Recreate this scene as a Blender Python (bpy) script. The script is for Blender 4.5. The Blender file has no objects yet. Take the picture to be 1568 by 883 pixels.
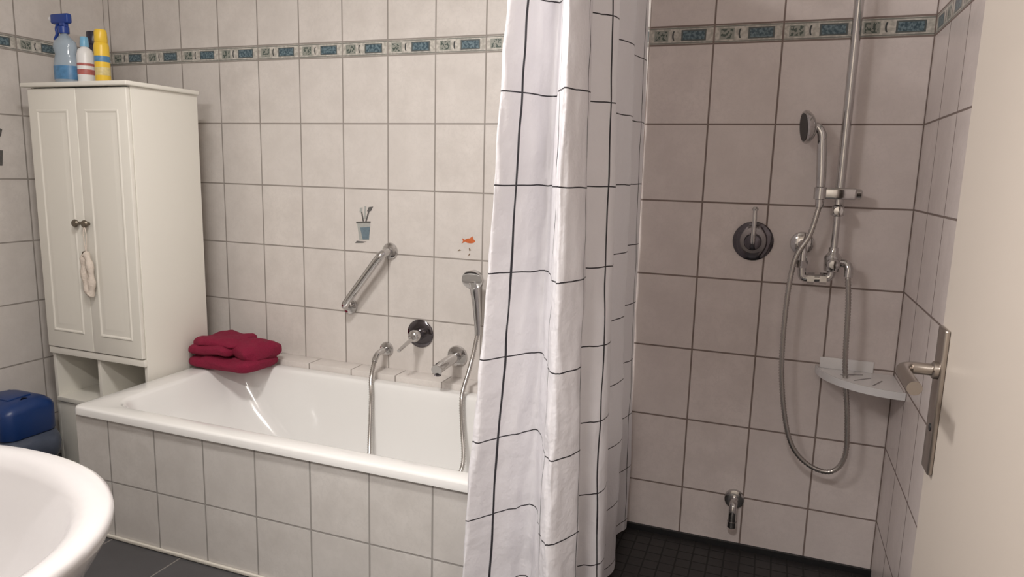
import bpy, bmesh, math, random
from mathutils import Matrix, Vector, noise
random.seed(3)
COL=bpy.context.collection
scene=bpy.context.scene
scene.view_settings.view_transform='Standard'

# ------------------------------------------------------------------ helpers
def link(o): COL.objects.link(o); return o
def mesh(name,verts,faces,mat=None,smooth=False,uvs=None):
    me=bpy.data.meshes.new(name); me.from_pydata([tuple(v) for v in verts],[],faces)
    bm=bmesh.new(); bm.from_mesh(me); bmesh.ops.recalc_face_normals(bm,faces=bm.faces); bm.to_mesh(me); bm.free()
    me.update()
    if smooth:
        for p in me.polygons: p.use_smooth=True
    if mat: me.materials.append(mat)
    return link(bpy.data.objects.new(name,me))
def autosmooth(o,ang=35):
    me=o.data
    for p in me.polygons: p.use_smooth=True
    bm=bmesh.new(); bm.from_mesh(me)
    for e in bm.edges:
        if len(e.link_faces)==2 and e.calc_face_angle(0)>math.radians(ang): e.smooth=False
    bm.to_mesh(me); bm.free()
def box(name,lo,hi,mat,bev=0,seg=3):
    bm=bmesh.new(); bmesh.ops.create_cube(bm,size=1)
    for v in bm.verts:
        for i in range(3): v.co[i]=lo[i]+(v.co[i]+.5)*(hi[i]-lo[i])
    if bev: bmesh.ops.bevel(bm,geom=list(bm.edges),offset=bev,segments=seg,affect='EDGES',profile=.5)
    me=bpy.data.meshes.new(name); bm.to_mesh(me); bm.free(); me.materials.append(mat)
    o=link(bpy.data.objects.new(name,me))
    if bev: autosmooth(o,50)
    return o
def catmull(pts,n=10):
    P=[Vector(p) for p in pts]; P=[2*P[0]-P[1]]+P+[2*P[-1]-P[-2]]; out=[]
    for i in range(1,len(P)-2):
        a,b,c,d=P[i-1:i+3]
        for k in range(n):
            t=k/n
            out.append(.5*((2*b)+(c-a)*t+(2*a-5*b+4*c-d)*t*t+(3*b-a-3*c+d)*t**3))
    out.append(P[-2]); return out
def resample(pts,step):
    out=[pts[0]]; acc=0
    for a,b in zip(pts,pts[1:]):
        L=(b-a).length
        if L<1e-9: continue
        d=step-acc
        while d<=L:
            out.append(a+(b-a)*(d/L)); d+=step
        acc=L-(d-step)
    return out
def tube(name,pts,r,mat,n=14,smooth=0,cap=True):
    P=catmull(pts,smooth) if smooth else [Vector(p) for p in pts]
    rf=r if callable(r) else (lambda i,m:r)
    verts=[];faces=[]
    T=[(P[min(i+1,len(P)-1)]-P[max(i-1,0)]).normalized() for i in range(len(P))]
    up=Vector((0,0,1)) if abs(T[0].z)<.9 else Vector((1,0,0))
    N=(up-T[0]*up.dot(T[0])).normalized()
    for i,p in enumerate(P):
        N=(N-T[i]*N.dot(T[i])).normalized(); B=T[i].cross(N); rr=rf(i,len(P)-1)
        for k in range(n):
            a=2*math.pi*k/n; verts.append(p+(N*math.cos(a)+B*math.sin(a))*rr)
    for i in range(len(P)-1):
        for k in range(n):
            faces.append((i*n+k,i*n+(k+1)%n,(i+1)*n+(k+1)%n,(i+1)*n+k))
    if cap: faces.append(tuple(range(n))[::-1]); faces.append(tuple((len(P)-1)*n+k for k in range(n)))
    o=mesh(name,verts,faces,mat); autosmooth(o,50); return o
def hose(name,pts,mat,r=.009,step=.0045):
    P=resample(catmull(pts,14),step)
    return tube(name,P,lambda i,m:r if i%2 else r*.78,mat,n=10)
def lathe(name,prof,origin,axis,mat,n=32,sy=1.0):
    a=Vector(axis).normalized(); q=Vector((0,0,1)).rotation_difference(a)
    verts=[];faces=[];m=len(prof)
    for (r,h) in prof:
        for k in range(n):
            t=2*math.pi*k/n; verts.append(Vector(origin)+q@Vector((max(r,1e-4)*math.cos(t),max(r,1e-4)*sy*math.sin(t),h)))
    for i in range(m-1):
        for k in range(n): faces.append((i*n+k,i*n+(k+1)%n,(i+1)*n+(k+1)%n,(i+1)*n+k))
    faces.append(tuple(range(n))[::-1]); faces.append(tuple((m-1)*n+k for k in range(n)))
    o=mesh(name,verts,faces,mat); autosmooth(o,40); return o
def loft(name,rings,mat,cap0=True,cap1=True,ang=60):
    n=len(rings[0]); verts=[v for r in rings for v in r]; faces=[]
    for i in range(len(rings)-1):
        for k in range(n): faces.append((i*n+k,i*n+(k+1)%n,(i+1)*n+(k+1)%n,(i+1)*n+k))
    if cap0: faces.append(tuple(range(n))[::-1])
    if cap1: faces.append(tuple((len(rings)-1)*n+k for k in range(n)))
    o=mesh(name,verts,faces,mat); autosmooth(o,ang); return o
def rrect(x0,x1,y0,y1,z,r,n=10):
    pts=[]
    for cx,cy,a0 in ((x1-r,y1-r,0),(x0+r,y1-r,90),(x0+r,y0+r,180),(x1-r,y0+r,270)):
        for k in range(n+1):
            a=math.radians(a0+90*k/n); pts.append(Vector((cx+r*math.cos(a),cy+r*math.sin(a),z)))
    return pts
def group(name,loc,parts):
    e=bpy.data.objects.new(name,None); e.empty_display_size=.05; e.location=loc; link(e)
    for p in parts:
        p.parent=e; p.matrix_parent_inverse=Matrix.Translation(-Vector(loc))
    return e
def poly(name,pts,mat,y,t=.0008,axis='y'):
    """thin flat sticker, pts (u,z)"""
    n=len(pts)
    if axis=='y': V=[(u,y,z) for u,z in pts]+[(u,y-t,z) for u,z in pts]
    else: V=[(y,u,z) for u,z in pts]+[(y+t,u,z) for u,z in pts]
    F=[tuple(range(n)),tuple(range(n,2*n))[::-1]]+[(i,(i+1)%n,n+(i+1)%n,n+i) for i in range(n)]
    return mesh(name,V,F,mat)

# ------------------------------------------------------------------ materials
def s2l(c):
    return tuple(((v/255)/12.92 if v/255<=.04045 else ((v/255+.055)/1.055)**2.4) for v in c)+(1,)
def newmat(name):
    m=bpy.data.materials.new(name); m.use_nodes=True; nt=m.node_tree
    return m,nt,nt.nodes['Principled BSDF']
class NB:
    def __init__(s,nt): s.nt=nt
    def M(s,op,*a):
        n=s.nt.nodes.new('ShaderNodeMath'); n.operation=op
        for i,v in enumerate(a):
            if isinstance(v,(int,float)): n.inputs[i].default_value=v
            else: s.nt.links.new(v,n.inputs[i])
        return n.outputs[0]
    def mix(s,f,a,b):
        n=s.nt.nodes.new('ShaderNodeMix'); n.data_type='RGBA'
        for sock,v in ((n.inputs['Factor'],f),(n.inputs[6],a),(n.inputs[7],b)):
            if isinstance(v,(int,float,tuple)): sock.default_value=v
            else: s.nt.links.new(v,sock)
        return n.outputs[2]
    def sstep(s,x,a,b):
        n=s.nt.nodes.new('ShaderNodeMapRange'); n.inputs[1].default_value=a; n.inputs[2].default_value=b
        n.clamp=True; s.nt.links.new(x,n.inputs[0]); return n.outputs[0]
    def noise(s,vec,scale,detail=3,rough=.5):
        n=s.nt.nodes.new('ShaderNodeTexNoise'); n.inputs['Scale'].default_value=scale; n.inputs['Detail'].default_value=detail
        n.inputs['Roughness'].default_value=rough
        if vec is not None: s.nt.links.new(vec,n.inputs['Vector'])
        return n.outputs['Fac']
    def comb(s,x,y,z):
        n=s.nt.nodes.new('ShaderNodeCombineXYZ')
        for i,v in enumerate((x,y,z)):
            if isinstance(v,(int,float)): n.inputs[i].default_value=v
            else: s.nt.links.new(v,n.inputs[i])
        return n.outputs[0]
def simple(name,rgb,rough=.5,metal=0,bump=0,bscale=200,var=0,spec=None,trans=0,coat=0):
    m,nt,b=newmat(name); nb=NB(nt)
    b.inputs['Base Color'].default_value=s2l(rgb); b.inputs['Roughness'].default_value=rough; b.inputs['Metallic'].default_value=metal
    if trans: b.inputs['Transmission Weight'].default_value=trans
    if coat: b.inputs['Coat Weight'].default_value=coat; b.inputs['Coat Roughness'].default_value=.05
    tc=nt.nodes.new('ShaderNodeTexCoord')
    nz=nb.noise(tc.outputs['Object'],bscale,4)
    if var:
        c=s2l(rgb); d=tuple(v*(1-var) for v in c[:3])+(1,)
        nt.links.new(nb.mix(nz,d,c),b.inputs['Base Color'])
    if bump:
        bp=nt.nodes.new('ShaderNodeBump'); bp.inputs['Strength'].default_value=bump; bp.inputs['Distance'].default_value=.003
        nt.links.new(nz,bp.inputs['Height']); nt.links.new(bp.outputs[0],b.inputs['Normal'])
    return m
def tile_mat(name,ax,w,u0,base,grout,h=.25,v0=0.,vax='Z',band=None,g=.0052,rough=.34,var=.05,mott=.07):
    m,nt,b=newmat(name); nb=NB(nt); M=nb.M
    geo=nt.nodes.new('ShaderNodeNewGeometry'); sp=nt.nodes.new('ShaderNodeSeparateXYZ'); nt.links.new(geo.outputs['Position'],sp.inputs[0])
    U=sp.outputs[ax]; V=sp.outputs[vax]
    u=M('DIVIDE',M('SUBTRACT',U,u0),w)
    Vs=V
    if band:
        bb,bt=band; above=M('GREATER_THAN',V,bt); Vs=M('SUBTRACT',V,M('MULTIPLY',above,bt-bb))
    v=M('DIVIDE',M('SUBTRACT',Vs,v0),h)
    fu=M('FRACT',u); fv=M('FRACT',v)
    du=M('MULTIPLY',M('MINIMUM',fu,M('SUBTRACT',1.,fu)),w)
    dv=M('MULTIPLY',M('MINIMUM',fv,M('SUBTRACT',1.,fv)),h)
    if band:
        inb=M('MULTIPLY',M('GREATER_THAN',V,bb),M('LESS_THAN',V,bt))
        dvb=M('MINIMUM',M('ABSOLUTE',M('SUBTRACT',V,bb)),M('ABSOLUTE',M('SUBTRACT',V,bt)))
        dv=M('MINIMUM',M('ADD',dv,M('MULTIPLY',inb,10.)),dvb)
    d=M('MINIMUM',du,dv)
    mask=nb.sstep(d,g*.5-.0006,g*.5+.0008)
    wn=nt.nodes.new('ShaderNodeTexWhiteNoise'); wn.noise_dimensions='3D'
    nt.links.new(nb.comb(M('FLOOR',u),M('FLOOR',v),0.),wn.inputs['Vector'])
    nz=nb.noise(geo.outputs['Position'],9,6,.6)
    nzm=nb.sstep(nz,.35,.65)
    c=s2l(base); dark=tuple(x*(1-mott*k) for x,k in zip(c[:3],(1.9,2,2.1)))+(1,)
    col=nb.mix(nzm,dark,c)
    n5=nb.noise(geo.outputs['Position'],24,5,.65)
    vein=M('SUBTRACT',1.,nb.sstep(M('ABSOLUTE',M('SUBTRACT',n5,.5)),.0,.035))
    col=nb.mix(M('MULTIPLY',vein,.35),col,tuple(x*.80 for x in c[:3])+(1,))
    tint=tuple(x*(1-var*2.2) for x in c[:3])+(1,)
    col=nb.mix(M('MULTIPLY',wn.outputs['Value'],.5),col,tint)
    if band:
        s=M('DIVIDE',M('SUBTRACT',V,bb),bt-bb)
        def rect(a0,a1,b0,b1):
            return M('MULTIPLY',M('MULTIPLY',M('GREATER_THAN',fu,a0),M('LESS_THAN',fu,a1)),M('MULTIPLY',M('GREATER_THAN',s,b0),M('LESS_THAN',s,b1)))
        n1=nb.noise(geo.outputs['Position'],70,3); n2=nb.noise(geo.outputs['Position'],120,2)
        bc=nb.mix(nb.sstep(n1,.4,.6),s2l((206,202,194)),s2l((172,168,160)))
        teal=nb.mix(nb.sstep(n2,.42,.6),s2l((58,80,92)),s2l((112,132,140)))
        bc=nb.mix(rect(.5,.88,.2,.8),bc,s2l((84,90,90)))
        bc=nb.mix(rect(.525,.855,.27,.73),bc,teal)
        bc=nb.mix(rect(.08,.30,.2,.8),bc,s2l((150,152,144)))
        dk=M('MULTIPLY',rect(.10,.28,.25,.75),M('GREATER_THAN',n2,.52))
        bc=nb.mix(dk,bc,s2l((74,86,80)))
        arc=M('ABSOLUTE',M('SUBTRACT',fu,M('ADD',.37,M('MULTIPLY',M('POWER',M('SUBTRACT',s,.5),2.),.25))))
        st=M('MULTIPLY',M('LESS_THAN',arc,.012),rect(.3,.46,.25,.75))
        bc=nb.mix(st,bc,s2l((50,54,56)))
        lines=M('MAXIMUM',M('MULTIPLY',M('GREATER_THAN',s,.07),M('LESS_THAN',s,.13)),M('MULTIPLY',M('GREATER_THAN',s,.87),M('LESS_THAN',s,.93)))
        bc=nb.mix(lines,bc,s2l((128,128,122)))
        col=nb.mix(inb,col,bc)
    col=nb.mix(mask,s2l(grout),col)
    nt.links.new(col,b.inputs['Base Color'])
    rg=M('ADD',M('MULTIPLY',M('SUBTRACT',1.,mask),.5),rough); nt.links.new(rg,b.inputs['Roughness'])
    bp=nt.nodes.new('ShaderNodeBump'); bp.inputs['Strength'].default_value=.6; bp.inputs['Distance'].default_value=.0015
    ht=M('ADD',mask,M('MULTIPLY',nz,.15)); nt.links.new(ht,bp.inputs['Height']); nt.links.new(bp.outputs[0],b.inputs['Normal'])
    return m
Z0=1.438; BB=1.688; BT=1.745; XL=-.6335; XR=2.6055; YF=-2.18; CE=2.45
GW=(150,143,137); GS=(134,119,113)
TB=(220,214,209); TS=(230,220,217)
m_back=tile_mat('tile_back','X',.2008,0,TB,GW,v0=Z0-2,band=(BB,BT))
m_shower=tile_mat('tile_shower','X',.2054,1.7839,TS,GS,v0=Z0-2,band=(BB,BT))
m_right=tile_mat('tile_right','Y',.2054,0,TS,GS,v0=Z0-2,band=(BB,BT))
m_left=tile_mat('tile_left','Y',.2,0,TB,GW,v0=Z0-2,band=(BB,BT))
m_front=tile_mat('tile_front','X',.2,0,TB,GW,v0=Z0-2,band=(BB,BT))
m_panel=tile_mat('tile_panel','X',.2008,0,(208,204,200),(150,146,142),h=.2208,v0=.2037-.4416)
m_ledge=tile_mat('tile_ledge','X',.2008,.08,TB,GW,v0=Z0-2)
m_floor=tile_mat('floor_slate','X',.3,.193,(76,75,77),(122,118,114),h=.6,v0=-1.02,vax='Y',g=.005,rough=.45,mott=.1)
m_mosaic=tile_mat('shower_mosaic','X',.05,0,(44,41,41),(35,33,32),h=.05,v0=0,vax='Y',g=.005,rough=.5,mott=.15,var=.15)
m_ceil=simple('ceiling_paint',(232,228,222),.9,bump=.1,bscale=60)
m_hall=simple('hall_paint',(212,206,198),.9)
m_enamel=simple('enamel',(228,227,225),.12,coat=.5)
m_ceramic=simple('ceramic',(192,189,189),.14,coat=.5)
m_cab=simple('cabinet_white',(228,225,216),.42)
m_cabin=simple('cabinet_inner',(218,212,200),.6)
m_door=simple('door_paint',(206,196,186),.45,var=.03,bscale=3)
m_chrome=simple('chrome',(200,198,197),.09,1)
m_chromed=simple('chrome_dark',(104,100,104),.1,1)
m_steel=simple('brushed_steel',(172,164,157),.28,1)
m_hose=simple('hose_metal',(186,182,178),.25,1)
m_knob=simple('knob_pewter',(120,112,100),.35,.8)
m_towel=simple('terry_crimson',(144,20,60),.95,bump=1.,bscale=300,var=.5)
m_blue=simple('plastic_blue',(24,54,108),.35)
m_bin=simple('bin_dark',(34,36,44),.4)
m_bag=simple('bin_bag',(84,92,110),.25,bump=1.,bscale=22,var=.5)
m_black=simple('black',(28,28,30),.5)
m_rubber=simple('nozzle_rubber',(70,68,68),.6)

# ------------------------------------------------------------------ camera
f=1070.7; yaw,pit,rol=.3567,.1652,.0268; C=(2.2199,-2.3952,1.2695)
fw=Vector((-math.sin(yaw)*math.cos(pit),math.cos(yaw)*math.cos(pit),-math.sin(pit)))
r0=Vector((math.cos(yaw),math.sin(yaw),0)); u0=r0.cross(fw)
rt=r0*math.cos(rol)+u0*math.sin(rol); up=u0*math.cos(rol)-r0*math.sin(rol)
cd=bpy.data.cameras.new('camera'); co=link(bpy.data.objects.new('camera',cd)); scene.camera=co
cd.sensor_width=36; cd.lens=f/1568*36; cd.clip_start=.02
co.matrix_world=Matrix(((rt[0],up[0],-fw[0],C[0]),(rt[1],up[1],-fw[1],C[1]),(rt[2],up[2],-fw[2],C[2]),(0,0,0,1)))

# ------------------------------------------------------------------ room
XS=1.7839
box('wall_back',(XL-.1,0,0),(XS,.12,CE),m_back)
box('wall_back.001',(XS,0,0),(XR+.1,.12,CE),m_shower)
box('wall_left',(XL-.1,YF,0),(XL,0,CE),m_left)
box('wall_right',(XR,YF,0),(XR+.1,0,CE),m_right)
box('wall_front',(XL-.1,YF-.12,0),(1.62,YF,CE),m_front)
box('wall_front.001',(2.52,YF-.12,0),(XR+.1,YF,CE),m_front)
box('wall_front.002',(1.62,YF-.12,2.05),(2.52,YF,CE),m_front)
box('ceiling',(XL-.1,YF-1.6,CE),(XR+.1,.12,CE+.1),m_ceil)
box('floor',(XL-.1,YF-1.6,-.1),(XR+.1,0,-.002),m_floor)
box('floor.001',(1.775,-.95,-.09),(XR,0,0),m_mosaic)
box('wall_hall',(XL-.1,YF-1.7,0),(XR+.1,YF-1.6,CE),m_hall)
box('wall_hall.001',(XR,YF-1.6,0),(XR+.1,YF-.12,CE),m_hall)
box('wall_hall.002',(.6,YF-1.6,0),(.7,YF-.12,CE),m_hall)
box('trim_shower_base',(1.775,-.012,0),(XR,0,.02),m_black)
box('trim_bath_floor',(.055,-.797,0),(1.755,-.7885,.012),simple('silicone',(205,200,190),.6),.003)

# ------------------------------------------------------------------ bathtub
RZ=.4545; X0,X1,Y0,Y1=.052,1.757,-.80,-.087
def tr(dx0,dx1,dy0,dy1,z,r): return rrect(X0+dx0,X1-dx1,Y0+dy0,Y1-dy1,z,r)
rings=[tr(.012,.012,.012,.012,.4245,.02),tr(0,0,0,0,.4265,.025),tr(0,0,0,0,RZ-.008,.028),tr(.003,.003,.003,.003,RZ-.002,.028),tr(.010,.010,.010,.010,RZ,.028),
 tr(.085,.06,.058,.045,RZ,.10),tr(.093,.066,.066,.052,RZ-.003,.10),tr(.102,.072,.073,.058,RZ-.014,.10),tr(.115,.08,.08,.064,RZ-.05,.10),
 tr(.20,.11,.10,.082,.28,.11),tr(.33,.14,.12,.10,.16,.12),tr(.40,.165,.14,.12,.115,.12),tr(.46,.20,.18,.16,.097,.12),tr(.6,.4,.25,.24,.09,.08)]
tub=loft('tub_shell',rings,m_enamel,cap0=False,ang=80)
panel=box('tiled_panel_front',(.055,-.788,0),(1.755,-.76,.425),m_panel)
m_panel2=tile_mat('tile_panel_end','Y',.2008,0,(208,204,200),(150,146,142),h=.2208,v0=.2037-.4416)
pe1=box('tiled_panel_end',(1.73,-.76,0),(1.755,-.088,.425),m_panel2)
pe2=box('tiled_panel_head',(.055,-.76,0),(.075,-.088,.425),m_panel2)
ov=lathe('drain',[(.0,.0),(.028,.0),(.03,.003),(.02,.006),(0,.007)],(1.3,-.44,.0895),(0,0,1),m_chrome)
group('bathtub',(.9,-.44,0),[tub,panel,pe1,pe2,ov])
box('bath_ledge',(XL+.002,-.086,0),(1.772,-.001,.474),m_ledge,.0015)

# ------------------------------------------------------------------ cabinet
cx0,cx1,cy0,cy1=-.472,.035,-.49,-.165
ct=1.535; parts=[]
parts.append(box('side_left',(cx0,cy0+.018,.0),(cx0+.016,cy1,ct),m_cab,.001))
parts.append(box('side_right',(cx1-.016,cy0+.018,.0),(cx1,cy1,ct),m_cab,.001))
parts.append(box('back_panel',(cx0+.016,cy1-.006,.02),(cx1-.016,cy1,ct),m_cabin))
parts.append(box('top_slab',(cx0-.016,cy0-.014,ct),(cx1+.014,cy1,ct+.016),m_cab,.004))
parts.append(box('shelf_upper',(cx0+.016,cy0+.018,.508),(cx1-.016,cy1-.006,.526),m_cab,.001))
parts.append(box('shelf_lower',(cx0+.016,cy0+.010,.302),(cx1-.016,cy1-.006,.320),m_cab,.001))
parts.append(box('divider',(-.2265,cy0+.018,.320),(-.2105,cy1-.006,.508),m_cab,.001))
parts.append(box('plinth',(cx0+.016,cy0+.018,0),(cx1-.016,cy0+.034,.302),m_cab,.001))
parts.append(box('rail_bottom',(cx0,cy0+.005,.504),(cx1,cy0+.018,.53),m_cab,.001))
def door_panel(nm,x0,x1,z0,z1):
    ps=[]; y=cy0
    ps.append(box(nm,(x0,y,z0),(x1,y+.017,z1),m_cab,.003))
    mx=.045; a0,a1,b0,b1=x0+mx,x1-mx,z0+.07,z1-.08
    def ring(dx,yy): return [Vector((a0+dx,yy,b0+dx)),Vector((a1-dx,yy,b0+dx)),Vector((a1-dx,yy,b1-dx)),Vector((a0+dx,yy,b1-dx))]
    R=[ring(-.004,y-.0002),ring(0,y-.003),ring(.004,y-.003),ring(.009,y-.0003),ring(.013,y-.0003),ring(.028,y-.0035),ring(.034,y-.0037)]
    o=loft(nm+'_moulding',R,m_cab,cap0=False,cap1=True,ang=15); ps.append(o)
    return ps
parts+=door_panel('door_left',cx0+.003,-.2195,.534,ct-.005)
parts+=door_panel('door_right',-.2175,cx1-.003,.534,ct-.005)
for i,x in enumerate((-.243,-.194)):
    parts.append(lathe('knob_%d'%(i+1),[(.006,0),(.006,.010),(.013,.014),(.0155,.020),(.012,.026),(0,.028)],(x,cy0,1.035),(0,-1,0),m_knob,20))
group('bath_cabinet',(-.22,-.33,0),parts)
m_loof=simple('loofah_mesh',(222,210,198),.9,bump=.9,bscale=160,var=.15)
lp=[];n=26
for i in range(n+1):
    a=2*math.pi*i/n; lp.append(Vector((-.190+.017*math.sin(a),cy0-.024-.004*math.cos(a),.846+.078*math.cos(a))))
l1=tube('loop',lp,lambda i,m:.012+.003*math.sin(i*1.7),m_loof,n=10,cap=False)
l2=tube('cord',[(-.194,cy0-.023,1.032),(-.199,cy0-.024,.99),(-.191,cy0-.024,.925)],.0018,m_loof,n=6,smooth=6)
l3=tube('cord_back',[(-.192,cy0-.023,1.032),(-.184,cy0-.024,.99),(-.189,cy0-.024,.925)],.0018,m_loof,n=6,smooth=6)
group('hanging_loofah',(-.19,cy0-.024,.9),[l1,l2,l3])

# ------------------------------------------------------------------ bottles
bz=ct+.0165
m_clear=simple('bottle_clear_blue',(200,216,230),.12,trans=.5)
m_lab=simple('label_blue',(96,152,200),.4,var=.6,bscale=60)
m_spray=simple('trigger_blue',(30,62,140),.35)
m_white=simple('plastic_white',(226,226,226),.35)
m_red=simple('label_red',(196,110,104),.45,var=.5,bscale=80)
m_lblue=simple('cap_lightblue',(120,176,210),.3)
m_yel=simple('can_yellow',(228,190,60),.35)
m_dark=simple('bottle_dark',(50,48,62),.3)
bx,by=-.368,-.40
b1=lathe('body',[(0,0),(.047,0),(.050,.004),(.050,.078),(.046,.098),(.041,.113),(.049,.138),(.045,.158),(.022,.180),(.014,.187),(.014,.198)],(bx,by,bz),(0,0,1),m_clear,28,.7)
b2=lathe('label',[(.0508,.02),(.0510,.022),(.0510,.068),(.0508,.070)],(bx,by,bz),(0,0,1),m_lab,28,.71)
b3=lathe('collar',[(.017,.19),(.019,.192),(.019,.214),(.012,.218)],(bx,by,bz),(0,0,1),m_spray,20)
b4=box('trigger_head',(bx-.055,by-.012,bz+.226),(bx+.035,by+.012,bz+.262),m_spray,.007)
b5=box('head_neck',(bx-.011,by-.010,bz+.21),(bx+.016,by+.010,bz+.232),m_spray,.003)
b6=tube('trigger_lever',[(bx-.026,by,bz+.230),(bx-.038,by,bz+.210),(bx-.036,by,bz+.19),(bx-.050,by,bz+.170)],.006,m_spray,n=8,smooth=5)
b7=lathe('nozzle',[(.009,0),(.009,.012),(.006,.014)],(bx-.054,by,bz+.246),(-1,0,0),m_white,14)
group('spray_bottle',(bx,by,bz),[b1,b2,b3,b4,b5,b6,b7])
bx,by=-.400,-.25
group('shampoo_bottle',(bx,by,bz),[lathe('body',[(0,0),(.03,0),(.033,.004),(.033,.15),(.028,.17),(.016,.18)],(bx,by,bz),(0,0,1),m_dark,24),
  lathe('cap',[(.024,.176),(.025,.178),(.025,.222),(.022,.226),(0,.227)],(bx,by,bz),(0,0,1),m_dark,24)])
bx,by=-.253,-.41
group('lotion_bottle',(bx,by,bz),[lathe('body',[(0,0),(.026,0),(.029,.004),(.029,.105),(.024,.125),(.013,.134),(.012,.14)],(bx,by,bz),(0,0,1),m_white,24),
  lathe('label',[(.0292,.034),(.0294,.035),(.0294,.052),(.0292,.053)],(bx,by,bz),(0,0,1),m_red,24),
  lathe('label_stripe',[(.0292,.066),(.0294,.067),(.0294,.074),(.0292,.075)],(bx,by,bz),(0,0,1),m_red,24),
  lathe('cap',[(.015,.136),(.0155,.138),(.0135,.168),(.011,.172),(0,.173)],(bx,by,bz),(0,0,1),m_lblue,20)])
bx,by=-.168,-.41
group('spray_can',(bx,by,bz),[lathe('body',[(0,0),(.024,0),(.026,.003),(.026,.135),(.023,.146),(.018,.150)],(bx,by,bz),(0,0,1),m_yel,24),
  lathe('label',[(.0262,.078),(.0264,.079),(.0264,.098),(.0262,.099)],(bx,by,bz),(0,0,1),m_lab,24),
  lathe('label_text',[(.0262,.03),(.0264,.031),(.0264,.058),(.0262,.059)],(bx,by,bz),(0,0,1),simple('label_cream',(232,214,150),.4,var=.5,bscale=90),24),
  lathe('cap',[(.021,.148),(.0225,.15),(.0215,.185),(.018,.194),(0,.196)],(bx,by,bz),(0,0,1),m_yel,24)])

# ------------------------------------------------------------------ towels
def sgn(v,e): return math.copysign(abs(v)**e,v)
def slab(name,c,s,mat,e1=.6,e2=.3,seed=0,amp=.009,droop=0,rz=0,base=False):
    nu,nv=110,40; V=[];F=[]; cr,sr_=math.cos(rz),math.sin(rz)
    for j in range(nv+1):
        ph=-math.pi/2+math.pi*j/nv
        for i in range(nu):
            th=2*math.pi*i/nu
            x=sgn(math.cos(ph),e1)*sgn(math.cos(th),e2); y=sgn(math.cos(ph),e1)*sgn(math.sin(th),e2); z=sgn(math.sin(ph),e1)
            lx,ly=s[0]*x,s[1]*y
            p=Vector((c[0]+lx*cr-ly*sr_,c[1]+lx*sr_+ly*cr,c[2]+s[2]*z))
            d=noise.noise_vector(p*11+Vector((seed,0,0)))*amp+noise.noise_vector(p*34+Vector((seed,5,0)))*amp*.4
            if base and z<0: d.z=0
            p+=d; p.z-=droop*max(0,x)**2*(z>0)
            p.x=max(p.x,.038); p.y=min(p.y,-.004)
            if base: p.z=max(p.z,RZ+.001)
            V.append(p)
    for j in range(nv):
        for i in range(nu): F.append((j*nu+i,j*nu+(i+1)%nu,(j+1)*nu+(i+1)%nu,(j+1)*nu+i))
    return mesh(name,V,F,mat,smooth=True)
zt=RZ+.002
T=[slab('layer_bottom',(.197,-.198,zt+.026),(.156,.102,.028),m_towel,seed=1,base=True,amp=.012),
   slab('layer_raised_end',(.290,-.180,zt+.075),(.066,.088,.042),m_towel,.75,.4,seed=20,rz=-.18,amp=.014)]
group('folded_towel',(.2,-.19,zt),T)
T=[slab('layer_low',(.142,-.205,zt+.074),(.100,.092,.022),m_towel,seed=9,amp=.010),
   slab('layer_top',(.150,-.190,zt+.104),(.104,.086,.022),m_towel,.7,.35,seed=12,amp=.014,rz=.10,droop=.006)]
group('folded_towel.001',(.15,-.19,zt+.07),T)

# ------------------------------------------------------------------ bath fittings
def flange(nm,x,z,r,mat=m_chrome,d=.012,y=-.001):
    return lathe(nm,[(0,0),(r,0),(r,.003),(r*.93,d*.7),(r*.6,d),(0,d)],(x,y,z),(0,-1,0),mat,36)
A=Vector((.627,0,.713)); B=Vector((.813,0,.950)); o=Vector((0,-.06,0)); dr=(B-A).normalized()
g=[flange('flange_1',A.x,A.z,.033),flange('flange_2',B.x,B.z,.033),
   tube('bar',[A+Vector((0,-.005,0)),A+o*.55+dr*.003,A+o*.9+dr*.016,A+o+dr*.045,A+o+dr*.12,B+o-dr*.12,B+o-dr*.045,B+o*.9-dr*.016,B+o*.55-dr*.003,B+Vector((0,-.005,0))],.0155,m_chrome,20,6)]
group('grab_bar',(.72,-.03,.83),g)
mx=Vector((.948,0,.632))
g=[flange('plate',mx.x,mx.z,.056,m_chromed,.009),lathe('body',[(.024,0),(.024,.045),(.022,.055),(.014,.062),(0,.063)],(mx.x,-.008,mx.z),(0,-1,0),m_chrome,28),
   tube('lever',[(mx.x,-.050,mx.z-.004),(mx.x-.004,-.09,mx.z-.016),(mx.x-.010,-.155,mx.z-.036)],lambda i,m:.0095-.003*i/m,m_chrome,12,6)]
group('bath_mixer_tap',(mx.x,-.03,mx.z),g)
s=Vector((1.110,0,.560))
g=[flange('rosette',s.x,s.z,.042),tube('spout',[(s.x,-.006,s.z),(s.x,-.06,s.z),(s.x,-.12,s.z-.003),(s.x,-.170,s.z-.008),(s.x,-.182,s.z-.011)],lambda i,m:.020 if i<m-3 else .021,m_chrome,20,5),
   lathe('aerator',[(.013,0),(.013,.006),(0,.007)],(s.x,-.170,s.z-.027),(0,0,-1),m_chromed,16)]
group('bath_spout',(s.x,-.08,s.z),g)
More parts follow.
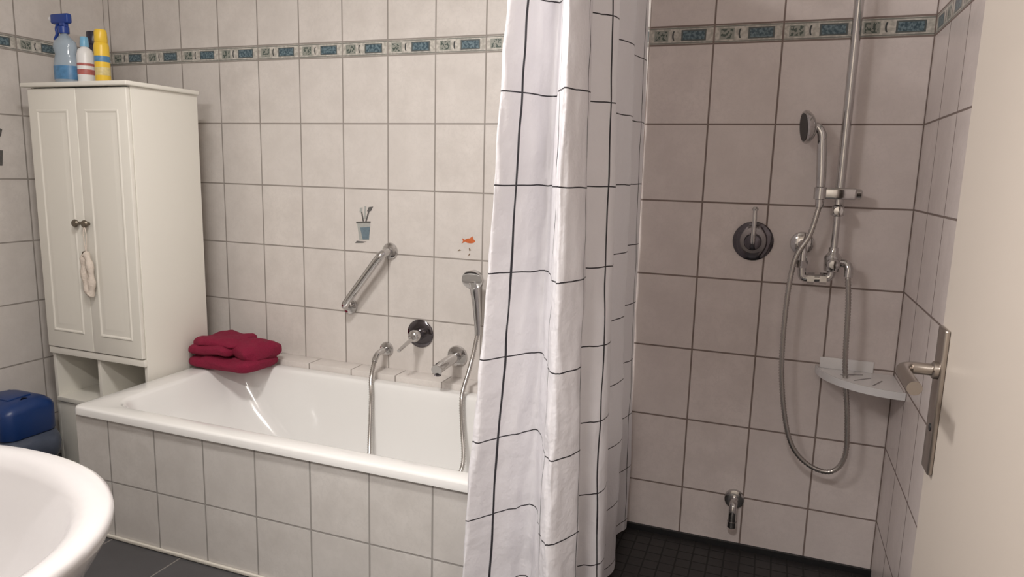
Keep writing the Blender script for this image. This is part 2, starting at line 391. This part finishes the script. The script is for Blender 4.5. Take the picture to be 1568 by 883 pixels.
g=[flange('outlet_rosette',.797,.553,.029),tube('outlet_elbow',[(.797,-.008,.553),(.797,-.04,.553),(.797,-.070,.549),(.799,-.090,.538),(.801,-.104,.524)],.0115,m_chrome,14,5),
   hose('metal_hose',[(.800,-.100,.528),(.808,-.128,.502),(.818,-.156,.468),(.828,-.172,.425),(.834,-.185,.37),(.862,-.240,.235),(.90,-.30,.15),(.99,-.37,.112),(1.10,-.37,.112),(1.20,-.31,.15),(1.247,-.245,.225),(1.218,-.188,.360),(1.207,-.172,.430),(1.203,-.152,.475),(1.207,-.115,.535),(1.213,-.085,.60),(1.219,-.062,.676)],m_hose),
   flange('holder_rosette',1.176,.866,.036),
   tube('holder_arm',[(1.176,-.008,.866),(1.19,-.035,.862),(1.203,-.055,.852)],.013,m_chrome,14,4),
   tube('handset_handle',[(1.219,-.060,.668),(1.218,-.060,.70),(1.214,-.062,.76),(1.210,-.066,.81),(1.206,-.070,.85),(1.204,-.074,.872)],lambda i,m:.012+.010*(i/m)**1.5,m_chrome,18,5),
   lathe('handset_head',[(0,-.014),(.022,-.013),(.034,-.004),(.039,.006),(.038,.012),(.031,.014),(0,.014)],(1.203,-.080,.880),(.15,-.9,-.35),m_chrome,28)]
group('hand_shower',(1.2,-.06,.7),g)

# stickers on tiles
m_sg=simple('sticker_glass',(122,142,154),.5,var=.5,bscale=90)
m_sd=simple('sticker_dark',(104,102,100),.5,var=.4,bscale=120)
m_sl=simple('sticker_pale',(182,184,180),.5,var=.3,bscale=120)
m_so=simple('sticker_orange',(218,112,58),.5,var=.4,bscale=90)
m_sb=simple('sticker_brown',(140,116,92),.5,var=.3,bscale=90)
g=[poly('tumbler',[(.672,.985),(.716,.988),(.722,1.055),(.662,1.052)],m_sl,-.0005),
   poly('tumbler_water',[(.688,.988),(.716,.990),(.721,1.040),(.676,1.035)],m_sg,-.0010),
   poly('tumbler_rim',[(.658,1.050),(.724,1.056),(.724,1.062),(.658,1.057)],m_sd,-.0006),
   poly('brush_1',[(.688,1.06),(.694,1.06),(.686,1.10),(.680,1.10)],m_sd,-.0006),
   poly('brush_2',[(.700,1.06),(.706,1.06),(.722,1.108),(.716,1.11)],m_sd,-.0006),
   poly('bristles_1',[(.674,1.095),(.686,1.098),(.688,1.115),(.676,1.113)],m_sl,-.0007),
   poly('bristles_2',[(.708,1.100),(.726,1.102),(.736,1.120),(.716,1.117)],m_sd,-.0007),
   poly('paste_tube',[(.694,1.07),(.702,1.07),(.704,1.12),(.697,1.12)],m_sl,-.0009),
   poly('base_shadow',[(.652,.972),(.69,.975),(.704,.980),(.660,.981)],m_sd,-.0006)]
group('tumbler_sticker',(.69,-.001,1.04),g)
el=[(1.154+.021*math.cos(a),1.010+.009*math.sin(a)) for a in [i*math.pi/8 for i in range(16)]]
g=[poly('fish_body',el,m_so,-.0005),poly('fish_tail',[(1.139,1.010),(1.122,1.018),(1.126,1.008),(1.120,.998)],m_so,-.0006),
   poly('fin',[(1.152,1.018),(1.164,1.028),(1.168,1.017)],m_so,-.0006),
   poly('bubbles',[(1.150,.984),(1.156,.980),(1.158,.974),(1.152,.972)],m_sb,-.0005),
   poly('weed',[(1.104,.968),(1.118,.972),(1.112,.976)],m_sb,-.0005),poly('pebble',[(1.146,.952),(1.156,.958),(1.154,.964)],m_sb,-.0005)]
group('goldfish_sticker',(1.15,-.001,1),g)
g=[poly('tumbler',[(-.55,1.24),(-.497,1.24),(-.490,1.30),(-.557,1.30)],m_sd,XL+.0005,axis='x'),
   poly('brush',[(-.52,1.30),(-.508,1.30),(-.494,1.38),(-.506,1.39)],m_sb,XL+.0007,axis='x'),
   poly('brush_head',[(-.516,1.355),(-.494,1.352),(-.486,1.38),(-.508,1.39)],m_sd,XL+.0012,axis='x')]
group('tumbler_sticker.001',(XL+.001,-.52,1.3),g)

# ------------------------------------------------------------------ shower fittings
sx,sz=2.157,1.069
g=[flange('plate',sx,sz,.063,m_chromed,.010),lathe('body',[(.027,0),(.027,.03),(.024,.045),(.012,.052),(0,.053)],(sx,-.009,sz),(0,-1,0),m_chromed,28),
   tube('lever',[(sx,-.050,sz-.01),(sx+.001,-.062,sz+.02),(sx+.001,-.066,sz+.105)],lambda i,m:.0085-.002*i/m,m_chrome,12,6),
   lathe('lever_tip',[(0,0),(.009,.001),(.010,.006),(.006,.012),(0,.013)],(sx+.001,-.066,sz+.10),(0,0,1),m_chrome,14)]
group('shower_mixer_tap',(sx,-.03,sz),g)
tx,tz=2.166,.180
g=[flange('rosette',tx,tz,.034),tube('body',[(tx,-.008,tz),(tx,-.035,tz),(tx-.001,-.05,tz-.012),(tx-.001,-.054,tz-.04),(tx-.001,-.054,tz-.078)],.0135,m_chrome,16,5),
   lathe('nozzle',[(.0155,0),(.0155,.02),(.011,.024),(0,.024)],(tx-.001,-.054,tz-.058),(0,0,-1),m_chrome,18)]
group('low_outlet_tap',(tx,-.03,tz),g)
rx=2.392; ry=-.08
g=[flange('wall_rosette',2.304,1.071,.036,d=.02),
   tube('inlet',[(2.304,-.015,1.071),(2.304,-.055,1.071),(2.306,-.076,1.058),(2.308,-.08,1.03),(2.309,-.08,.985),(2.318,-.08,.972),(2.345,-.08,.972),(2.375,-.08,.975),(2.390,-.08,.985),(2.392,-.08,1.03)],.0125,m_chrome,16,6),
   lathe('nut_1',[(.018,0),(.018,.022),(0,.022)],(2.307,-.08,1.025),(0,0,-1),m_chrome,6),
   lathe('nut_2',[(.018,0),(.018,.02),(0,.02)],(2.325,-.08,.972),(1,0,0),m_chrome,6),
   lathe('nut_3',[(.018,0),(.018,.02),(0,.02)],(2.36,-.08,.973),(1,0,0),m_chrome,6),
   lathe('diverter_body',[(.014,0),(.023,.004),(.025,.02),(.025,.045),(.018,.055),(.014,.06),(.014,.075)],(rx,ry,.995),(0,0,1),m_chrome,24),
   tube('outlet_stub',[(rx,ry,1.022),(2.415,-.085,1.024),(2.43,-.092,1.022),(2.4365,-.098,1.008),(2.437,-.1,.985)],.0125,m_chrome,14,5),
   lathe('diverter_knob',[(.017,0),(.019,.004),(.018,.02),(.012,.026),(0,.027)],(rx,ry-.022,1.022),(0,-1,0),m_chrome,20),
   tube('riser_lower',[(rx,ry,1.06),(rx,ry,1.17)],.010,m_chrome,14),
   lathe('riser_collar',[(.012,0),(.019,.004),(.019,.03),(.013,.036),(0,.036)],(rx,ry,1.163),(0,0,1),m_chrome,20),
   lathe('collar_knob',[(.012,0),(.014,.003),(.013,.016),(0,.018)],(rx,ry-.016,1.18),(0,-1,0),m_chrome,18),
   tube('riser_rail',[(rx,ry,1.19),(rx,ry,2.10),(rx,ry-.03,2.16),(rx,ry-.10,2.18),(rx,ry-.38,2.18)],.0135,m_chrome,20),
   lathe('rain_head',[(0,0),(.018,0),(.03,.012),(.11,.018),(.112,.026),(0,.028)],(rx,ry-.38,2.185),(0,0,-1),m_chrome,40),
   tube('rail_wall_bracket',[(rx,-.001,1.95),(rx,ry,1.95)],.011,m_chrome,14),
   tube('lower_wall_bracket',[(rx,-.001,1.236),(rx,ry,1.236)],.012,m_chrome,14),
   box('slider',(2.326,ry-.026,1.214),(2.437,ry+.016,1.248),m_chrome,.006),
   lathe('slider_knob',[(.015,0),(.015,.012),(.010,.016),(0,.016)],(2.437,ry-.004,1.231),(1,0,0),m_chrome,18),
   lathe('holder_cup',[(.014,0),(.018,.002),(.018,.035),(.014,.038),(0,.038)],(2.338,ry-.018,1.212),(0,0,1),m_chrome,20),
   tube('handset_handle',[(2.339,-.098,1.190),(2.338,-.098,1.23),(2.335,-.098,1.30),(2.330,-.098,1.37),(2.326,-.098,1.405),(2.312,-.099,1.425),(2.298,-.10,1.426)],lambda i,m:.0115+.0025*math.sin(math.pi*min(1,i/m*1.2)),m_chrome,16,6),
   lathe('handset_head',[(0,-.016),(.018,-.016),(.036,-.008),(.048,.004),(.050,.012),(.046,.017),(0,.017)],(2.292,-.10,1.424),(-.97,-.22,-.10),m_chrome,32),
   lathe('spray_face',[(.041,0),(.041,.0015),(0,.002)],(2.2755,-.1037,1.4223),(-.97,-.22,-.10),m_rubber,32),
   hose('metal_hose',[(2.339,-.098,1.192),(2.320,-.1,1.104),(2.284,-.1,1.022),(2.272,-.1,.858),(2.279,-.1,.649),(2.315,-.1,.465),(2.370,-.1,.388),(2.4427,-.1,.3687),(2.481,-.1,.425),(2.476,-.1,.5495),(2.455,-.1,.7128),(2.446,-.1,.895),(2.437,-.1,.985)],m_hose,.0086)]
group('shower_column',(rx,ry,1.2),g)

# corner shelf
R=.225; zc=.672; n=20
m_tray=simple('shelf_frosted',(236,234,234),.3,coat=.3)
m_lip=simple('shelf_lip',(226,225,226),.25,.1)
m_slot=simple('shelf_slot',(150,146,146),.4)
cxr,cyr=XR-.002,-.002
def arc(r,z,inset=0): return [Vector((cxr-inset-r*math.cos(a),cyr-inset-r*math.sin(a),z)) for a in [i*math.pi/2/n for i in range(n+1)]]
def wedge(nm,r,z0,z1,mat):
    V=arc(r,z0)+[Vector((cxr,cyr,z0))]+arc(r,z1)+[Vector((cxr,cyr,z1))]; k=n+2
    F=[tuple(range(k))[::-1],tuple(range(k,2*k))]+[(i,(i+1)%k,k+(i+1)%k,k+i) for i in range(k)]
    return mesh(nm,V,F,mat)
def band(nm,r,t,z0,z1,mat):
    a,b,c,d=arc(r,z0),arc(r,z1),arc(r-t,z1),arc(r-t,z0); V=a+b+c+d; k=n+1; F=[]
    for i in range(n):
        for s_,e_ in ((0,1),(1,2),(2,3),(3,0)): F.append((s_*k+i,s_*k+i+1,e_*k+i+1,e_*k+i))
    F+=[(0,k,2*k,3*k),(n,k+n,2*k+n,3*k+n)]
    o=mesh(nm,V,F,mat); autosmooth(o); return o
g=[wedge('tray',R-.004,zc,zc+.004,m_tray),band('front_lip',R,.005,zc-.010,zc+.012,m_lip),
   box('back_plate',(XR-.215,-.006,zc+.004),(XR-.06,-.002,zc+.040),m_tray,.0015)]
for k in range(3):
    a=math.radians(24+k*20); 
    g.append(tube('slot_%d'%(k+1),[(cxr-.10*math.cos(a),cyr-.10*math.sin(a),zc+.0035),(cxr-.17*math.cos(a),cyr-.17*math.sin(a),zc+.0035)],.0024,m_slot,8))
group('corner_shelf',(XR-.1,-.1,zc),g)

# ------------------------------------------------------------------ shower curtain
top=[(1.66,-.93),(1.675,-.99),(1.722,-.925),(1.75,-.885),(1.789,-.99),(1.815,-1.025),(1.837,-.96),(1.812,-.86),(1.79,-.79),(1.840,-.72),(1.812,-.62),(1.782,-.50),(1.808,-.36),(1.778,-.22),(1.795,-.1),(1.775,-.03)]
bot=[(1.575,-.93),(1.60,-1.005),(1.665,-.91),(1.72,-.87),(1.785,-1.0),(1.82,-1.03),(1.858,-.95),(1.83,-.86),(1.81,-.78),(1.868,-.72),(1.845,-.62),(1.80,-.5),(1.835,-.36),(1.785,-.22),(1.815,-.1),(1.785,-.03)]
us=[.3,.75,1.15,1.5,2.0,2.4,3.0,3.4,3.7,4.1,4.6,5.2,5.85,6.5,7.1,7.5]
SM=9
ct_=catmull([(a,b,u) for (a,b),u in zip(top,us)],SM); cb_=catmull([(a,b,u) for (a,b),u in zip(bot,us)],SM)
ZN=120; z_hi,z_lo=2.0,.045; V=[];F=[];UV=[]
for j in range(ZN+1):
    z=z_hi+(z_lo-z_hi)*j/ZN; t=(1.63-z)/(1.63-.25)
    for i,(a,b) in enumerate(zip(ct_,cb_)):
        x=a.x+(b.x-a.x)*t; y=a.y+(b.y-a.y)*t
        q=Vector((i*.11,z*2.3,0)); w=.35+.65*max(0,min(1,t))
        x+=.008*w*noise.noise(q*1.3)+.003*noise.noise(q*5+Vector((9,0,0))); y+=.018*w*noise.noise(q+Vector((0,0,7)))+.006*noise.noise(q*5)
        y=min(y,-.006)
        if y>-.81: x=max(x,1.768)
        V.append((x,y,z)); UV.append((a.z,(z-1.435)/.194+.012*noise.noise(q*2)))
nc=len(ct_)
for j in range(ZN):
    for i in range(nc-1): F.append((j*nc+i,j*nc+i+1,(j+1)*nc+i+1,(j+1)*nc+i))
me=bpy.data.meshes.new('curtain_fabric'); me.from_pydata(V,[],F); me.update()
uvl=me.uv_layers.new(name='UVMap')
for l in me.loops: uvl.data[l.index].uv=UV[l.vertex_index]
for p_ in me.polygons: p_.use_smooth=True
m_cur,nt,b=newmat('curtain_polyester'); nb=NB(nt); M=nb.M
uvn=nt.nodes.new('ShaderNodeUVMap'); uvn.uv_map='UVMap'; sp=nt.nodes.new('ShaderNodeSeparateXYZ'); nt.links.new(uvn.outputs[0],sp.inputs[0])
def near(s,wd):
    fr=M('FRACT',s); d=M('MINIMUM',fr,M('SUBTRACT',1.,fr)); return nb.sstep(d,wd,wd*.65)
ln=M('MAXIMUM',near(sp.outputs[0],.0125),near(sp.outputs[1],.0095))
nt.links.new(nb.mix(ln,s2l((234,232,236)),s2l((40,37,44))),b.inputs['Base Color'])
b.inputs['Roughness'].default_value=.38
geo=nt.nodes.new('ShaderNodeNewGeometry'); n1=nb.noise(geo.outputs['Position'],14,4,.6)
bp=nt.nodes.new('ShaderNodeBump'); bp.inputs['Strength'].default_value=.8; bp.inputs['Distance'].default_value=.009
nt.links.new(n1,bp.inputs['Height']); nt.links.new(bp.outputs[0],b.inputs['Normal'])
trn=nt.nodes.new('ShaderNodeBsdfTranslucent'); nt.links.new(nb.mix(ln,(.85,.84,.87,1),(.02,.02,.02,1)),trn.inputs[0])
mxs=nt.nodes.new('ShaderNodeMixShader'); mxs.inputs[0].default_value=.16
out=nt.nodes['Material Output']; nt.links.new(b.outputs[0],mxs.inputs[1]); nt.links.new(trn.outputs[0],mxs.inputs[2]); nt.links.new(mxs.outputs[0],out.inputs[0])
me.materials.append(m_cur); cur=link(bpy.data.objects.new('fabric',me))
g=[cur,tube('rod',[(1.80,-.001,2.04),(1.80,-1.06,2.04)],.0125,m_white,16),tube('rod_hanger',[(1.80,-1.04,2.04),(1.80,-1.04,CE-.001)],.008,m_white,12)]
for k in range(8):
    yy=-.05-k*.13; pts=[Vector((1.80+.022*math.cos(a),yy,2.03+.026*math.sin(a))) for a in [i*math.pi/8 for i in range(17)]]
    g.append(tube('ring_%d'%(k+1),pts,.002,m_white,6,cap=False))
group('shower_curtain',(1.8,-.5,1.0),g)

# ------------------------------------------------------------------ open door leaf with lever handle
dx=2.476; dyf=-1.165; dyh=YF+.005
g=[box('leaf',(dx,dyh,.008),(dx+.034,dyf,2.02),m_door,.003)]
py0,py1=dyf-.058,dyf-.012
g.append(box('backplate',(dx-.008,py0,.828),(dx,py1,1.055),m_steel,.003))
hy=(py0+py1)/2-.006; hz=.99
g.append(lathe('neck_collar',[(.0135,0),(.0135,.006),(.011,.008)],(dx-.008,hy,hz),(-1,0,0),m_steel,20))
g.append(tube('lever',[(dx-.008,hy,hz),(dx-.036,hy,hz),(dx-.050,hy-.006,hz),(dx-.058,hy-.024,hz),(dx-.058,hy-.07,hz-.001),(dx-.056,hy-.112,hz-.003)],lambda i,m:.0092+.001*(i/m),m_steel,16,6))
g.append(lathe('keyhole',[(.006,0),(.006,.001),(0,.0011)],(dx-.0081,hy,.90),(-1,0,0),m_black,14))
g.append(box('hinge',(dx+.034,dyh,.25),(dx+.040,dyh+.03,.33),m_steel,.002))
group('door_1',(dx,dyh,0),g)
m_frame=simple('door_frame_paint',(225,214,200),.45)
box('trim_1',(1.60,YF-.135,0),(1.635,YF+.012,2.07),m_frame,.003)
box('trim_2',(2.517,YF-.135,0),(2.535,YF+.004,2.07),m_frame,.003)
box('trim_3',(1.635,YF-.135,2.03),(2.517,YF+.012,2.07),m_frame,.003)

# ------------------------------------------------------------------ washbasin
sxc,syc=1.258,-2.0
def sr(a,bf,bb,z,dx_=0,dy_=0,n=64):
    P=[]
    for i in range(n):
        t=2*math.pi*i/n; c_,s_=math.cos(t),math.sin(t)
        if s_>=0: x=a*sgn(c_,.95); y=bf*sgn(s_,.95)
        else: x=a*sgn(c_,.6); y=bb*sgn(s_,.6)
        P.append(Vector((sxc+dx_+x,syc+dy_+y,z)))
    return P
bk=-(YF+.002)+syc
rings=[sr(.09,.06,bk-.02,.60),sr(.13,.11,bk,.64),sr(.21,.18,bk,.71),sr(.275,.24,bk,.78),sr(.303,.264,bk,.825),sr(.310,.270,bk,.842),sr(.309,.269,bk,.850),sr(.303,.263,bk,.854),
 sr(.285,.245,bk-.05,.853),sr(.272,.232,bk-.075,.848),sr(.262,.223,bk-.085,.835),sr(.235,.195,bk-.095,.78),sr(.17,.14,bk-.11,.725),sr(.08,.06,bk-.14,.70),sr(.025,.02,.02,.695)]
g=[loft('basin',rings,m_ceramic,ang=80)]
g.append(loft('pedestal',[sr(.10,.05,bk-.055,0,0,-.05),sr(.085,.045,bk-.055,.2,0,-.05),sr(.09,.05,bk-.055,.5,0,-.05),sr(.11,.07,bk-.055,.625,0,-.05)],m_ceramic,ang=80))
g.append(lathe('tap_body',[(.024,0),(.022,.01),(.020,.08),(.022,.10),(.01,.115),(0,.116)],(sxc,YF+.05,.852),(0,0,1),m_chrome,24))
g.append(tube('tap_spout',[(sxc,YF+.05,.91),(sxc,YF+.10,.93),(sxc,YF+.16,.92)],.011,m_chrome,14,5))
group('washbasin',(sxc,syc,0),g)

# ------------------------------------------------------------------ bin
bx0,bx1,by0,by1=-.626,-.365,-.75,-.54
def br(i,z,r=.045,ex=0): return rrect(bx0+max(i,0),bx1-i+ex,by0+i,by1-i,z,r,6)
g=[loft('bucket',[br(.035,0),br(.03,.01),br(.012,.18),br(.008,.22)],m_bin,ang=60),
   loft('liner_bag',[br(.006,.10,ex=.005),br(0,.14,ex=.02),br(0,.175,ex=.028),br(0,.205,ex=.018),br(.002,.222),br(.012,.228)],m_bag,ang=60),
   loft('lid',[br(.002,.228),br(0,.232),br(0,.325),br(.006,.340),br(.02,.355),br(.045,.364),br(.08,.367)],m_blue,ang=50),
   box('lid_flap',(bx0+.07,by0+.06,.363),(bx1-.07,by1-.06,.370),m_blue,.003)]
group('waste_bin',(-.48,-.65,0),g)

# ------------------------------------------------------------------ lamps: ceiling lamp, plus added unseen fill lamps
m_em=bpy.data.materials.new('lamp_glass'); m_em.use_nodes=True; nt=m_em.node_tree; b=nt.nodes['Principled BSDF']
b.inputs['Emission Color'].default_value=(1,.94,.88,1); b.inputs['Emission Strength'].default_value=3; b.inputs['Base Color'].default_value=(.9,.88,.85,1)
LX,LY=1.15,-1.5
lathe('ceiling_lamp',[(.15,0),(.15,.015),(.14,.05),(.09,.08),(0,.09)],(LX,LY,CE-.001),(0,0,-1),m_em,40)
ld=bpy.data.lights.new('ceiling_light','AREA'); ld.shape='DISK'; ld.size=.28; ld.energy=25; ld.color=(1,.955,.915)
lo=link(bpy.data.objects.new('ceiling_light',ld)); lo.location=(LX,LY,CE-.10)
lathe('added_hall_lamp',[(.15,0),(.15,.015),(.14,.05),(.09,.08),(0,.09)],(2.0,-2.75,CE-.001),(0,0,-1),m_em,40)  # unseen lamp body for the added hall fill
ld2=bpy.data.lights.new('hall_fill','AREA'); ld2.shape='DISK'; ld2.size=.28; ld2.energy=36; ld2.color=(1,.955,.92)  # fill added in the hall to flatten the light and brighten the curtain
lo2=link(bpy.data.objects.new('hall_fill',ld2)); lo2.location=(2.0,-2.75,CE-.10)
# unseen strip lamp added above the mirror to brighten the shower walls
mir=simple('mirror_glass',(220,222,222),.03,1)
group('mirror',(1.15,YF+.01,1.5),[box('mirror_pane',(.85,YF+.002,1.15),(1.50,YF+.012,1.80),mir,.002)])
group('added_mirror_lamp',(1.15,YF+.04,1.93),[box('fill_housing',(.88,YF+.002,1.905),(1.47,YF+.05,1.955),m_white,.006),box('fill_diffuser',(.90,YF+.05,1.91),(1.45,YF+.062,1.95),m_em,.003)])
ld3=bpy.data.lights.new('mirror_fill','AREA'); ld3.shape='RECTANGLE'; ld3.size=.54; ld3.size_y=.05; ld3.energy=11; ld3.color=(1,.955,.92)
lo3=link(bpy.data.objects.new('mirror_fill',ld3)); lo3.location=(1.175,YF+.07,1.93); lo3.rotation_euler=(math.radians(85),0,0)
w=bpy.data.worlds.new('world'); scene.world=w; w.use_nodes=True; w.node_tree.nodes['Background'].inputs[0].default_value=(.5,.48,.46,1); w.node_tree.nodes['Background'].inputs[1].default_value=.1
